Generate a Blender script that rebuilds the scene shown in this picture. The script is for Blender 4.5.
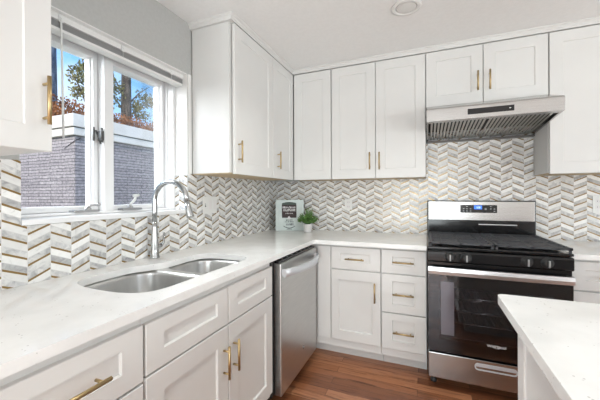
import bpy, bmesh, math, random
from mathutils import Vector, Matrix
S = bpy.context.scene
C = S.collection
for o in list(bpy.data.objects): bpy.data.objects.remove(o)
random.seed(7)

# ------------------------------------------------------------------ camera
cd = bpy.data.cameras.new('camera'); cam = bpy.data.objects.new('camera', cd); C.objects.link(cam)
cam.location = (1.4437, -2.8852, 1.2563)
cd.sensor_width = 36; cd.lens = 306.8 / 600 * 36
cd.shift_x = .51 / 600; cd.shift_y = (195.93 - 200) / 600
cd.clip_start = .02
cam.rotation_mode = 'QUATERNION'
yaw, pitch, roll = .3924, -.0017, -.0041
F = Vector((-math.sin(yaw) * math.cos(pitch), math.cos(yaw) * math.cos(pitch), math.sin(pitch)))
R0 = Vector((math.cos(yaw), math.sin(yaw), 0)); U0 = R0.cross(F)
R3 = R0 * math.cos(roll) + U0 * math.sin(roll); U3 = U0 * math.cos(roll) - R0 * math.sin(roll)
M3 = Matrix((R3, U3, -F)).transposed()
cam.rotation_quaternion = M3.to_quaternion()
S.camera = cam

# ------------------------------------------------------------------ world: blue sky with thin clouds
W = bpy.data.worlds.new('sky'); S.world = W; W.use_nodes = True
nt = W.node_tree; nt.nodes.clear()
def N(t, kind, **kw):
    n = t.nodes.new(kind)
    for k, v in kw.items():
        if k in ('inp',):
            for a, b in v.items(): n.inputs[a].default_value = b
        else: setattr(n, k, v)
    return n
tc = N(nt, 'ShaderNodeTexCoord'); sx = N(nt, 'ShaderNodeSeparateXYZ'); nt.links.new(tc.outputs['Generated'], sx.inputs[0])
rp = N(nt, 'ShaderNodeValToRGB'); nt.links.new(sx.outputs['Z'], rp.inputs[0])
e = rp.color_ramp.elements; e[0].position = 0.0; e[0].color = (.62, .78, .95, 1); e[1].position = .75; e[1].color = (.06, .24, .72, 1)
m_ = rp.color_ramp.elements.new(.33); m_.color = (.21, .50, .93, 1)
cn = N(nt, 'ShaderNodeTexNoise', inp={'Scale': 3.2, 'Detail': 6, 'Roughness': .55}); nt.links.new(tc.outputs['Generated'], cn.inputs['Vector'])
cr = N(nt, 'ShaderNodeValToRGB'); nt.links.new(cn.outputs['Fac'], cr.inputs[0])
cr.color_ramp.elements[0].position = .46; cr.color_ramp.elements[0].color = (0, 0, 0, 1)
cr.color_ramp.elements[1].position = .66; cr.color_ramp.elements[1].color = (.85, .85, .85, 1)
mx = N(nt, 'ShaderNodeMixRGB', inp={'Color2': (.93, .96, 1, 1)}); nt.links.new(cr.outputs[0], mx.inputs[0]); nt.links.new(rp.outputs[0], mx.inputs['Color1'])
bg = N(nt, 'ShaderNodeBackground', inp={'Strength': 1.15}); nt.links.new(mx.outputs[0], bg.inputs[0])
wo = N(nt, 'ShaderNodeOutputWorld'); nt.links.new(bg.outputs[0], wo.inputs[0])

# ------------------------------------------------------------------ lights
def area(name, loc, direction, sx_, sy_, watts, col=(1, 1, 1)):
    l = bpy.data.lights.new(name, 'AREA'); l.shape = 'RECTANGLE'; l.size = sx_; l.size_y = sy_; l.energy = watts; l.color = col
    o = bpy.data.objects.new(name, l); C.objects.link(o); o.location = loc
    o.rotation_euler = Vector(direction).to_track_quat('-Z', 'Y').to_euler(); return o
sl = bpy.data.lights.new('sun', 'SUN'); sl.energy = 3.2; sl.angle = .05; sl.color = (1, .96, .9)
so = bpy.data.objects.new('sun', sl); C.objects.link(so); so.rotation_euler = Vector((-.28, .85, -.6)).to_track_quat('-Z', 'Y').to_euler()
area('daylight_rear_window', (1.3, -5.62, 1.15), (0, 1, .35), 1.7, 2.0, 50, (.95, 1, .985))
area('added_side_fill', (4.62, -3.0, 1.2), (-1, 0, .9), 2.6, 1.6, 48, (.95, 1, .985))  # added fill at an unseen right-wall opening, lights the left run
area('daylight_sink_window', (-1.1, -2.5, 2.5), (.95, .55, -.65), 1.6, 1.2, 85, (.97, .985, 1))
vs = S.view_settings; vs.view_transform = 'Standard'; vs.look = 'None'; vs.exposure = 0.43; vs.gamma = 1; vs.use_curve_mapping = False

# ------------------------------------------------------------------ materials
def mat(name, col=(.8, .8, .8), rough=.5, metal=0, **kw):
    m = bpy.data.materials.new(name); m.use_nodes = True
    b = m.node_tree.nodes['Principled BSDF']
    b.inputs['Base Color'].default_value = (*col, 1); b.inputs['Roughness'].default_value = rough; b.inputs['Metallic'].default_value = metal
    for k, v in kw.items(): b.inputs[k].default_value = v
    return m
def nodes(m): return m.node_tree, m.node_tree.nodes['Principled BSDF']
def objco(t, scale=(1, 1, 1)):
    tc = N(t, 'ShaderNodeTexCoord'); mp = N(t, 'ShaderNodeMapping'); mp.inputs['Scale'].default_value = scale
    t.links.new(tc.outputs['Object'], mp.inputs[0]); return mp.outputs[0]
def ramp(t, src, stops):
    r = N(t, 'ShaderNodeValToRGB'); t.links.new(src, r.inputs[0]); el = r.color_ramp.elements
    while len(el) < len(stops): el.new(.5)
    for i, (p, c) in enumerate(stops): el[i].position = p; el[i].color = (*c, 1) if len(c) == 3 else c
    return r.outputs[0]
def mathn(t, op, a, b=None, c=None):
    n = N(t, 'ShaderNodeMath', operation=op)
    for i, v in enumerate((a, b, c)):
        if v is None: continue
        if isinstance(v, (int, float)): n.inputs[i].default_value = v
        else: t.links.new(v, n.inputs[i])
    return n.outputs[0]
def noisy(m, scale, c1, c2, lo=.4, hi=.6, detail=3, stretch=(1, 1, 1), bump=0):
    t, b = nodes(m); v = objco(t, stretch)
    n = N(t, 'ShaderNodeTexNoise', inp={'Scale': scale, 'Detail': detail}); t.links.new(v, n.inputs['Vector'])
    t.links.new(ramp(t, n.outputs['Fac'], [(lo, c1), (hi, c2)]), b.inputs['Base Color'])
    if bump:
        bp = N(t, 'ShaderNodeBump', inp={'Strength': bump, 'Distance': .002}); t.links.new(n.outputs['Fac'], bp.inputs['Height']); t.links.new(bp.outputs[0], b.inputs['Normal'])
    return m
M = {}
M['cab'] = noisy(mat('cabinet_paint', rough=.42), 3, (.70, .69, .672), (.72, .71, .69))
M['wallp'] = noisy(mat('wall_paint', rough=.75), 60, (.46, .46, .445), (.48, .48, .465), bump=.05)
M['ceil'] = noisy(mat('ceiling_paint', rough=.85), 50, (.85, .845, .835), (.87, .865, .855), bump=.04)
M['trim'] = noisy(mat('trim_paint', rough=.4), 4, (.80, .79, .77), (.82, .81, .79))
M['vinyl'] = noisy(mat('window_vinyl', rough=.35), 5, (.84, .84, .84), (.86, .86, .86))
M['brass'] = mat('satin_brass', (.52, .385, .20), .38, 1)
M['chrome'] = mat('chrome', (.47, .48, .485), .16, 1)
M['nickel'] = mat('grey_metal', (.45, .45, .45), .35, 1)
M['darkmetal'] = mat('dark_metal', (.16, .16, .16), .35, 1)
M['black'] = mat('black_enamel', (.008, .008, .009), .12)
M['blackp'] = mat('black_plastic', (.02, .02, .02), .45)
M['iron'] = noisy(mat('cast_iron', rough=.5), 90, (.035, .037, .042), (.05, .052, .058), bump=.1)
M['gap'] = mat('dark_recess', (.05, .05, .05), .8)
M['plastic'] = mat('white_plastic', (.78, .78, .76), .35)
M['tan'] = noisy(mat('raw_birch', rough=.6), 20, (.50, .38, .23), (.60, .47, .30), stretch=(1, 8, 1))
M['silver'] = mat('satin_silver', (.66, .68, .71), .35, .5)
M['filter'] = mat('filter_steel', (.50, .48, .45), .3, 1)
M['shaded_slat'] = mat('shaded_blind_slat', (.42, .42, .42), .5)  # white slats greyed, shade of the bunched stack put into the colour
M['screw'] = mat('dark_slot', (.08, .08, .08), .5)

def brushed(name, col, rough, stretch):
    m = mat(name, col, rough, 1); t, b = nodes(m); v = objco(t, stretch)
    n = N(t, 'ShaderNodeTexNoise', inp={'Scale': 6, 'Detail': 4}); t.links.new(v, n.inputs['Vector'])
    t.links.new(ramp(t, n.outputs['Fac'], [(.3, tuple(c * .9 for c in col)), (.7, tuple(min(1, c * 1.08) for c in col))]), b.inputs['Base Color'])
    r = N(t, 'ShaderNodeMapRange', inp={'To Min': rough * .8, 'To Max': rough * 1.25}); t.links.new(n.outputs['Fac'], r.inputs[0]); t.links.new(r.outputs[0], b.inputs['Roughness'])
    return m
M['steel'] = brushed('brushed_steel', (.47, .46, .45), .24, (1, 1, 60))
M['steelv'] = brushed('brushed_steel_sink', (.66, .66, .65), .32, (3, 3, 1))
M['steeldw'] = brushed('brushed_steel_dishwasher', (.60, .60, .59), .3, (1, 1, 60))

# quartz worktop
m = mat('white_quartz', (.8, .8, .78), .12); t, b = nodes(m); v = objco(t)
n1 = N(t, 'ShaderNodeTexVoronoi', inp={'Scale': 75}); t.links.new(v, n1.inputs['Vector'])
n2 = N(t, 'ShaderNodeTexNoise', inp={'Scale': 9, 'Detail': 5}); t.links.new(v, n2.inputs['Vector'])
n3 = N(t, 'ShaderNodeTexNoise', inp={'Scale': 22, 'Detail': 2}); t.links.new(v, n3.inputs['Vector'])
base = ramp(t, n2.outputs['Fac'], [(.35, (.79, .785, .77)), (.6, (.85, .845, .83))])
spk = mathn(t, 'MULTIPLY', mathn(t, 'LESS_THAN', n1.outputs['Distance'], .17), mathn(t, 'GREATER_THAN', n3.outputs['Fac'], .575))
mxn = N(t, 'ShaderNodeMixRGB', inp={'Color2': (.50, .48, .46, 1)}); t.links.new(mathn(t, 'MULTIPLY', spk, .8), mxn.inputs[0]); t.links.new(base, mxn.inputs['Color1'])
t.links.new(mxn.outputs[0], b.inputs['Base Color']); M['quartz'] = m

# chevron marble mosaic with brass strips
def tilemat(name, axis, origin, cw):
    m = mat(name, rough=.25); t, b = nodes(m)
    tc = N(t, 'ShaderNodeTexCoord'); s = N(t, 'ShaderNodeSeparateXYZ'); t.links.new(tc.outputs['Object'], s.inputs[0])
    u = mathn(t, 'DIVIDE', mathn(t, 'SUBTRACT', s.outputs[axis], origin), cw)
    k = mathn(t, 'FLOOR', u); fr = mathn(t, 'FRACT', u)
    odd = mathn(t, 'GREATER_THAN', mathn(t, 'FRACT', mathn(t, 'MULTIPLY', k, .5)), .25)     # 1 on odd columns
    sgn = mathn(t, 'SUBTRACT', 1, mathn(t, 'MULTIPLY', odd, 2))
    v = mathn(t, 'SUBTRACT', mathn(t, 'SUBTRACT', s.outputs['Z'], 1.104), mathn(t, 'MULTIPLY', mathn(t, 'MULTIPLY', fr, sgn), .035))
    w = mathn(t, 'DIVIDE', v, .0608); row = mathn(t, 'FLOOR', w); f = mathn(t, 'FRACT', w)
    gold = mathn(t, 'LESS_THAN', f, .14); grey = mathn(t, 'LESS_THAN', f, .55)
    cx = N(t, 'ShaderNodeCombineXYZ'); t.links.new(k, cx.inputs[0]); t.links.new(row, cx.inputs[1]); t.links.new(grey, cx.inputs[2])
    wn = N(t, 'ShaderNodeTexWhiteNoise', noise_dimensions='3D'); t.links.new(cx.outputs[0], wn.inputs['Vector'])
    add = N(t, 'ShaderNodeVectorMath', operation='MULTIPLY_ADD'); t.links.new(wn.outputs['Color'], add.inputs[0]); add.inputs[1].default_value = (5, 5, 5); t.links.new(tc.outputs['Object'], add.inputs[2])
    nz = N(t, 'ShaderNodeTexNoise', inp={'Scale': 26, 'Detail': 5, 'Roughness': .6, 'Distortion': 1.2}); t.links.new(add.outputs[0], nz.inputs['Vector'])
    g = ramp(t, nz.outputs['Fac'], [(.3, (.31, .31, .32)), (.46, (.51, .51, .515)), (.62, (.69, .685, .67))])
    wh = ramp(t, nz.outputs['Fac'], [(.26, (.55, .55, .55)), (.40, (.82, .815, .80)), (.6, (.88, .875, .86))])
    m1 = N(t, 'ShaderNodeMixRGB'); t.links.new(grey, m1.inputs[0]); t.links.new(wh, m1.inputs['Color1']); t.links.new(g, m1.inputs['Color2'])
    var = N(t, 'ShaderNodeMapRange', inp={'To Min': .82, 'To Max': 1.08}); t.links.new(wn.outputs['Value'], var.inputs[0])
    hs = N(t, 'ShaderNodeHueSaturation'); t.links.new(var.outputs[0], hs.inputs['Value']); t.links.new(m1.outputs[0], hs.inputs['Color'])
    # joints
    jv = mathn(t, 'LESS_THAN', mathn(t, 'ABSOLUTE', mathn(t, 'SUBTRACT', fr, .5)), .486); jv = mathn(t, 'SUBTRACT', 1, jv)
    jh = mathn(t, 'LESS_THAN', mathn(t, 'ABSOLUTE', mathn(t, 'SUBTRACT', f, .55)), .018)
    j = mathn(t, 'MAXIMUM', jv, jh)
    m3 = N(t, 'ShaderNodeMixRGB', inp={'Color2': (.62, .61, .59, 1)}); t.links.new(j, m3.inputs[0]); t.links.new(hs.outputs[0], m3.inputs['Color1'])
    gm = mathn(t, 'MULTIPLY', gold, mathn(t, 'SUBTRACT', 1, jv))
    m4 = N(t, 'ShaderNodeMixRGB', inp={'Color2': (.33, .21, .07, 1)}); t.links.new(gm, m4.inputs[0]); t.links.new(m3.outputs[0], m4.inputs['Color1'])
    t.links.new(m4.outputs[0], b.inputs['Base Color']); t.links.new(mathn(t, 'MULTIPLY', gm, .45), b.inputs['Metallic'])
    t.links.new(mathn(t, 'ADD', .22, mathn(t, 'MULTIPLY', j, .4)), b.inputs['Roughness'])
    bp = N(t, 'ShaderNodeBump', inp={'Strength': .25, 'Distance': .001}); t.links.new(mathn(t, 'SUBTRACT', 1, j), bp.inputs['Height']); t.links.new(bp.outputs[0], b.inputs['Normal'])
    return m
M['tileL'] = tilemat('chevron_mosaic_window_wall', 'Y', -2.187, .0795)
M['tileB'] = tilemat('chevron_mosaic_range_wall', 'X', 2.299, .0765)

# oak strip floor, boards along x
m = mat('oak_floor', rough=.28); t, b = nodes(m); tc = N(t, 'ShaderNodeTexCoord')
br = N(t, 'ShaderNodeTexBrick', offset=.37, inp={'Scale': 1, 'Mortar Size': .0012, 'Mortar Smooth': .3, 'Brick Width': .85, 'Row Height': .07, 'Color1': (0, 0, 0, 1), 'Color2': (1, 1, 1, 1), 'Mortar': (.5, .5, .5, 1)})
t.links.new(tc.outputs['Object'], br.inputs['Vector'])
tone = ramp(t, br.outputs['Color'], [(0, (.20, .072, .032)), (.5, (.34, .135, .062)), (1, (.50, .225, .115))])
gv = N(t, 'ShaderNodeMapping'); gv.inputs['Scale'].default_value = (2.2, 34, 1); t.links.new(tc.outputs['Object'], gv.inputs[0])
sft = N(t, 'ShaderNodeVectorMath', operation='MULTIPLY_ADD'); t.links.new(br.outputs['Color'], sft.inputs[0]); sft.inputs[1].default_value = (7, 7, 7); t.links.new(gv.outputs[0], sft.inputs[2])
gn = N(t, 'ShaderNodeTexNoise', inp={'Scale': 1.6, 'Detail': 7, 'Roughness': .65, 'Distortion': .8}); t.links.new(sft.outputs[0], gn.inputs['Vector'])
gr = ramp(t, gn.outputs['Fac'], [(.3, (.30, .26, .24)), (.5, (1, 1, 1)), (.7, (1.0, .98, .95))])
mu = N(t, 'ShaderNodeMixRGB', blend_type='MULTIPLY', inp={'Fac': 1.0}); t.links.new(tone, mu.inputs['Color1']); t.links.new(gr, mu.inputs['Color2'])
mo = N(t, 'ShaderNodeMixRGB', inp={'Color2': (.05, .02, .01, 1)}); t.links.new(br.outputs['Fac'], mo.inputs[0]); t.links.new(mu.outputs[0], mo.inputs['Color1'])
t.links.new(mo.outputs[0], b.inputs['Base Color'])
bp = N(t, 'ShaderNodeBump', inp={'Strength': .12, 'Distance': .002}); t.links.new(gn.outputs['Fac'], bp.inputs['Height']); t.links.new(bp.outputs[0], b.inputs['Normal'])
M['floor'] = m

# glass
def glass(name, tint, fac, rough=.0):
    m = bpy.data.materials.new(name); m.use_nodes = True; t = m.node_tree; t.nodes.clear()
    tr = N(t, 'ShaderNodeBsdfTransparent', inp={'Color': (*tint, 1)}); gl = N(t, 'ShaderNodeBsdfGlossy', inp={'Roughness': rough})
    fr = N(t, 'ShaderNodeFresnel', inp={'IOR': 1.45}); mixn = N(t, 'ShaderNodeMixShader'); o = N(t, 'ShaderNodeOutputMaterial')
    t.links.new(mathn(t, 'MULTIPLY', fr.outputs[0], fac), mixn.inputs[0]); t.links.new(tr.outputs[0], mixn.inputs[1]); t.links.new(gl.outputs[0], mixn.inputs[2]); t.links.new(mixn.outputs[0], o.inputs[0])
    return m
M['glass'] = glass('window_glass', (.98, .99, .99), .5)
M['ovenglass'] = glass('smoked_oven_glass', (.74, .73, .76), 1.7, .02)
M['enamel'] = noisy(mat('oven_enamel', rough=.35), 60, (.06, .06, .07), (.10, .10, .115))
def emit(name, col, s):
    m = mat(name, (.02, .02, .02), .3); b = m.node_tree.nodes['Principled BSDF']; b.inputs['Emission Color'].default_value = (*col, 1); b.inputs['Emission Strength'].default_value = s; return m
M['led'] = emit('blue_display', (.03, .2, 1), 1.0)
M['ledtxt'] = emit('display_digits', (.7, .85, 1), 1.6)

# painted brick
m = mat('painted_brick', rough=.85); t, b = nodes(m); tc = N(t, 'ShaderNodeTexCoord'); s = N(t, 'ShaderNodeSeparateXYZ'); t.links.new(tc.outputs['Object'], s.inputs[0])
cx = N(t, 'ShaderNodeCombineXYZ'); t.links.new(mathn(t, 'ADD', s.outputs['X'], s.outputs['Y']), cx.inputs[0]); t.links.new(s.outputs['Z'], cx.inputs[1])
br = N(t, 'ShaderNodeTexBrick', inp={'Scale': 1, 'Mortar Size': .008, 'Mortar Smooth': .4, 'Brick Width': .9, 'Row Height': .073, 'Color1': (.33, .29, .29, 1), 'Color2': (.47, .415, .41, 1), 'Mortar': (.10, .09, .09, 1)})
wob = N(t, 'ShaderNodeTexNoise', inp={'Scale': 9, 'Detail': 5}); t.links.new(tc.outputs['Object'], wob.inputs['Vector'])
wv = N(t, 'ShaderNodeVectorMath', operation='MULTIPLY_ADD'); t.links.new(wob.outputs['Color'], wv.inputs[0]); wv.inputs[1].default_value = (.05, .045, 0); t.links.new(cx.outputs[0], wv.inputs[2]); t.links.new(wv.outputs[0], br.inputs['Vector'])
nz = N(t, 'ShaderNodeTexNoise', inp={'Scale': 14, 'Detail': 6}); t.links.new(tc.outputs['Object'], nz.inputs['Vector'])
mu = N(t, 'ShaderNodeMixRGB', blend_type='MULTIPLY', inp={'Fac': .8}); t.links.new(br.outputs['Color'], mu.inputs['Color1']); t.links.new(ramp(t, nz.outputs['Fac'], [(.35, (.62, .62, .64)), (.65, (1.2, 1.17, 1.17))]), mu.inputs['Color2'])
t.links.new(mu.outputs[0], b.inputs['Base Color'])
bp = N(t, 'ShaderNodeBump', inp={'Strength': .6, 'Distance': .01}); t.links.new(mathn(t, 'SUBTRACT', 1, br.outputs['Fac']), bp.inputs['Height']); t.links.new(bp.outputs[0], b.inputs['Normal'])
M['brick'] = m
M['fascia'] = noisy(mat('white_fascia', rough=.6), 2, (.72, .66, .59), (.80, .74, .67))
M['bark'] = noisy(mat('bark', rough=.9), 9, (.05, .04, .032), (.16, .125, .10), .35, .65, 5, (1, 1, .25), .8)
M['bluebark'] = noisy(mat('blue_grey_bark', rough=.9), 7, (.045, .07, .11), (.17, .20, .25), .35, .65, 5, (1, 1, .4), .8)  # bark mottled in blue-grey
M['leafg'] = noisy(mat('olive_leaves', rough=.7), 1.2, (.10, .11, .03), (.26, .22, .08), .35, .65)
M['leafo'] = noisy(mat('rust_leaves', rough=.8), 2.5, (.10, .03, .012), (.40, .15, .045), .35, .65)
M['herb'] = noisy(mat('herb_leaves', rough=.5), 60, (.05, .14, .025), (.13, .27, .06), .35, .65)
M['soil'] = noisy(mat('soil', rough=.95), 80, (.03, .02, .015), (.07, .05, .035))
M['ground'] = noisy(mat('lawn', rough=.95), 3, (.10, .12, .05), (.18, .16, .09))
M['mint'] = noisy(mat('pale_mint_board', rough=.45), 12, (.56, .63, .61), (.62, .69, .67))
M['maroon'] = mat('maroon_print', (.022, .005, .006), .5)
M['darkgreen'] = mat('grey_green_print', (.045, .07, .055), .5)
M['ink'] = mat('dark_ink', (.03, .045, .05), .5)
M['white'] = mat('white_print', (.72, .70, .70), .5)
M['ceramic'] = mat('white_ceramic', (.76, .74, .73), .3)

# ------------------------------------------------------------------ mesh helpers
ORG = {}
class MB:
    def __init__(s): s.bm = bmesh.new(); s.mats = []
    def box(s, x0, x1, y0, y1, z0, z1, bev=0, seg=2):
        vs_ = [s.bm.verts.new((x, y, z)) for x in (x0, x1) for y in (y0, y1) for z in (z0, z1)]
        fs = [s.bm.faces.new([vs_[i] for i in q]) for q in ((0, 1, 3, 2), (4, 6, 7, 5), (0, 4, 5, 1), (2, 3, 7, 6), (0, 2, 6, 4), (1, 5, 7, 3))]
        if bev:
            ed = list({e for f in fs for e in f.edges}); bmesh.ops.bevel(s.bm, geom=ed, offset=bev, segments=seg, profile=.6, affect='EDGES')
        return s
    def cyl(s, p0, p1, r, r2=None, seg=20, cap=True):
        p0, p1 = Vector(p0), Vector(p1); r2 = r if r2 is None else r2; d = (p1 - p0).normalized()
        a = d.orthogonal().normalized(); b_ = d.cross(a)
        A = [s.bm.verts.new(p0 + (a * math.cos(t) + b_ * math.sin(t)) * r) for t in [2 * math.pi * i / seg for i in range(seg)]]
        B = [s.bm.verts.new(p1 + (a * math.cos(t) + b_ * math.sin(t)) * r2) for t in [2 * math.pi * i / seg for i in range(seg)]]
        for i in range(seg):
            f = s.bm.faces.new((A[i], A[(i + 1) % seg], B[(i + 1) % seg], B[i])); f.smooth = True
        if cap: s.bm.faces.new(A[::-1]); s.bm.faces.new(B)
        return s
    def tube(s, pts, rad, seg=16):
        pts = [Vector(p) for p in pts]; n = len(pts); rad = [rad] * n if isinstance(rad, (int, float)) else rad
        prev = None; rings = []
        for i, p in enumerate(pts):
            d = (pts[min(i + 1, n - 1)] - pts[max(i - 1, 0)]).normalized()
            a = d.orthogonal().normalized() if prev is None else (prev - d * prev.dot(d)).normalized()
            prev = a; b_ = d.cross(a)
            rings.append([s.bm.verts.new(p + (a * math.cos(t) + b_ * math.sin(t)) * rad[i]) for t in [2 * math.pi * k / seg for k in range(seg)]])
        for A, B in zip(rings, rings[1:]):
            for i in range(seg):
                f = s.bm.faces.new((A[i], A[(i + 1) % seg], B[(i + 1) % seg], B[i])); f.smooth = True
        s.bm.faces.new(rings[0][::-1]); s.bm.faces.new(rings[-1]); return s
    def lathe(s, prof, c, axis='z', seg=28, smooth=True):
        c = Vector(c); rings = []
        for r, h in prof:
            ring = []
            for k in range(seg):
                t = 2 * math.pi * k / seg; a, b_ = r * math.cos(t), r * math.sin(t)
                v = {'z': (a, b_, h), 'y': (a, h, b_), 'x': (h, a, b_)}[axis]; ring.append(s.bm.verts.new(c + Vector(v)))
            rings.append(ring)
        for A, B in zip(rings, rings[1:]):
            for i in range(seg):
                f = s.bm.faces.new((A[i], A[(i + 1) % seg], B[(i + 1) % seg], B[i])); f.smooth = smooth
        s.bm.faces.new(rings[0][::-1]); s.bm.faces.new(rings[-1]); return s
    def prism(s, poly, axis, a, b_):
        def P(p, w): return {'z': (p[0], p[1], w), 'y': (p[0], w, p[1]), 'x': (w, p[0], p[1])}[axis]
        A = [s.bm.verts.new(P(p, a)) for p in poly]; B = [s.bm.verts.new(P(p, b_)) for p in poly]; n = len(poly)
        for i in range(n): s.bm.faces.new((A[i], A[(i + 1) % n], B[(i + 1) % n], B[i]))
        s.bm.faces.new(A[::-1]); s.bm.faces.new(B); return s
    def slab(s, outer, holes, z0, z1):
        loops = [outer] + holes
        for z in (z0, z1):
            ed = []
            for L in loops:
                vv = [s.bm.verts.new((p[0], p[1], z)) for p in L]
                ed += [s.bm.edges.new((vv[i], vv[(i + 1) % len(vv)])) for i in range(len(vv))]
                if z == z0: s.__dict__.setdefault('_l', []).append(vv)
                else: s.__dict__.setdefault('_u', []).append(vv)
            bmesh.ops.triangle_fill(s.bm, use_beauty=True, use_dissolve=False, edges=ed)
        for A, B in zip(s._l, s._u):
            n = len(A)
            for i in range(n): s.bm.faces.new((A[i], A[(i + 1) % n], B[(i + 1) % n], B[i]))
        s._l = []; s._u = []; return s
    def build(s, name, m, parent=None, bevel=0, smooth_angle=None, keep=False):
        if not keep: bmesh.ops.recalc_face_normals(s.bm, faces=s.bm.faces)
        org = ORG.get(parent.name, Vector()) if parent else Vector()
        if org.length: bmesh.ops.translate(s.bm, verts=s.bm.verts, vec=-org)
        me = bpy.data.meshes.new(name); s.bm.to_mesh(me); s.bm.free(); me.materials.append(m)
        o = bpy.data.objects.new(name, me); C.objects.link(o)
        if parent: o.parent = parent; ORG[o.name] = org
        if bevel:
            md = o.modifiers.new('bevel', 'BEVEL'); md.width = bevel; md.segments = 2; md.limit_method = 'ANGLE'; md.angle_limit = math.radians(40)
        return o
def tag(o, label=None, cat=None, group=None, kind=None):
    if label: o['label'] = label
    if cat: o['category'] = cat
    if group: o['group'] = group
    if kind: o['kind'] = kind
    return o
def thing(name, loc, label, cat, group=None):
    o = bpy.data.objects.new(name, None); C.objects.link(o); o.location = loc; o.empty_display_size = .05
    ORG[o.name] = Vector(loc); return tag(o, label, cat, group)
def struct(o): o['kind'] = 'structure'; return o

# ------------------------------------------------------------------ room shell
HC = 2.39
struct(MB().box(-.30, 5.0, -6.0, .2, -.1, 0).build('floor', M['floor']))
struct(MB().box(-.30, 4.75, -5.75, .2, HC, HC + .12).build('ceiling', M['ceil']))
oy0, oy1, oz0, oz1 = -2.207, -1.305, 1.143, 2.055            # sink window opening
w = MB()
w.box(-.28, 0, -5.75, oy0, 0, HC).box(-.28, 0, oy1, .2, 0, HC).box(-.28, 0, oy0, oy1, 0, oz0).box(-.28, 0, oy0, oy1, oz1, HC)
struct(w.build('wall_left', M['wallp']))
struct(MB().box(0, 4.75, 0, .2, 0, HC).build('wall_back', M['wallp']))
w = MB(); w.box(4.5, 4.75, -5.5, -4.3, 0, HC).box(4.5, 4.75, -1.7, 0, 0, HC).box(4.5, 4.75, -4.3, -1.7, 0, .5).box(4.5, 4.75, -4.3, -1.7, 2.2, HC)
struct(w.build('wall_right', M['ceil']))
w = MB(); w.box(0, .45, -5.75, -5.5, 0, HC).box(2.15, 4.75, -5.75, -5.5, 0, HC).box(.45, 2.15, -5.75, -5.5, 0, .1).box(.45, 2.15, -5.75, -5.5, 2.25, HC)
struct(w.build('wall_front', M['ceil']))
# backsplash mosaic
w = MB()
w.box(.0005, .008, -3.1, oy0, .9145, 1.395).box(.0005, .008, oy1, -.0085, .9145, 1.40).box(.0005, .008, oy0, oy1, .9145, oz0)
bs = struct(w.build('trim_1', M['tileL'])); bs['label'] = 'grey and white chevron mosaic backsplash with brass strips on window wall'
w = MB(); w.box(-.105, 0, oy1 - .007, oy1 - .0005, 1.166, 1.39)
struct(w.build('trim_2', tilemat('chevron_mosaic_reveal', 'X', 0, .07)))
w = MB(); w.box(.0085, 4.0, -.008, -.0005, .90, 1.40).box(1.443, 2.207, -.008, -.0005, 1.40, 1.93)
struct(w.build('trim_3', M['tileB']))
# crown strip above the cabinets, mitred
path = [(-.0, -1.275), (.315, -1.275), (.315, -.315), (4.0, -.315)]
nrm = [(0, -1), (1, -1), (1, -1), (0, -1)]
prof = [(-.03, 2.3545), (.012, 2.3545), (.014, 2.362), (.018, 2.366), (.020, 2.376), (.030, 2.384), (.030, 2.3895), (-.03, 2.3895)]
w = MB(); rings = [[w.bm.verts.new((p[0] + n[0] * d, p[1] + n[1] * d, z)) for d, z in prof] for p, n in zip(path, nrm)]
for A, B in zip(rings, rings[1:]):
    for i in range(len(prof)): w.bm.faces.new((A[i], A[(i + 1) % len(prof)], B[(i + 1) % len(prof)], B[i]))
w.bm.faces.new(rings[0]); w.bm.faces.new(rings[-1][::-1])
struct(w.build('trim_4', M['cab']))

# ------------------------------------------------------------------ sink window
win = thing('window_1', (-.13, -1.755, 1.165), None, None); win['kind'] = 'structure'; del_ = None
e0 = .0008
w = MB()
w.box(-.27, -.105, oy0 + e0, oy0 + .022, 1.167, oz1 - e0).box(-.27, -.105, oy1 - .022, oy1 - e0, 1.167, oz1 - e0)
w.box(-.27, -.105, oy0 + .022, oy1 - .022, oz1 - .03, oz1 - e0).box(-.27, -.105, oy0 + .022, oy1 - .022, 1.167, 1.178)
w.box(-.27, -.15, oy0 + .022, oy0 + .038, 1.178, oz1 - .03).box(-.27, -.15, oy1 - .028, oy1 - .022, 1.178, oz1 - .03)
w.box(-.27, -.15, oy0 + .038, oy1 - .038, 2.021, oz1 - .03)
w.build('window_frame', M['vinyl'], win, bevel=.002)
MB().box(-.27, -.125, -1.781, -1.73, 1.178, 2.025).build('mullion', M['vinyl'], win, bevel=.002)
MB().box(-.275, -.004, oy0 + e0, oy1 - e0, oz0 + .0005, 1.166).box(-.004, .012, oy0 + .002, oy1 - .002, oz0 + .001, 1.166).build('window_sill', M['vinyl'], win, bevel=.003)
for a, b_, g0, g1 in ((oy0 + .038, -1.781, -2.135, -1.806), (-1.73, oy1 - .028, -1.698, -1.354)):
    s_ = MB(); z0, z1, gz0, gz1 = 1.179, 2.02, 1.206, 1.987
    s_.box(-.245, -.175, a + .002, g0, z0, z1).box(-.245, -.175, g1, b_ - .002, z0, z1).box(-.245, -.175, g0, g1, z0, gz0).box(-.245, -.175, g0, g1, gz1, z1)
    s_.box(-.232, -.196, a + .002, g0 + .006, gz0 - .004, gz1 + .004).box(-.232, -.196, g1 - .006, b_ - .002, gz0 - .004, gz1 + .004)
    sash = s_.build('sash', M['vinyl'], win, bevel=.003)
    MB().box(-.218, -.212, g0 + .004, g1 - .004, gz0 - .008, gz1 + .003).build('pane', M['glass'], sash)
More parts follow.
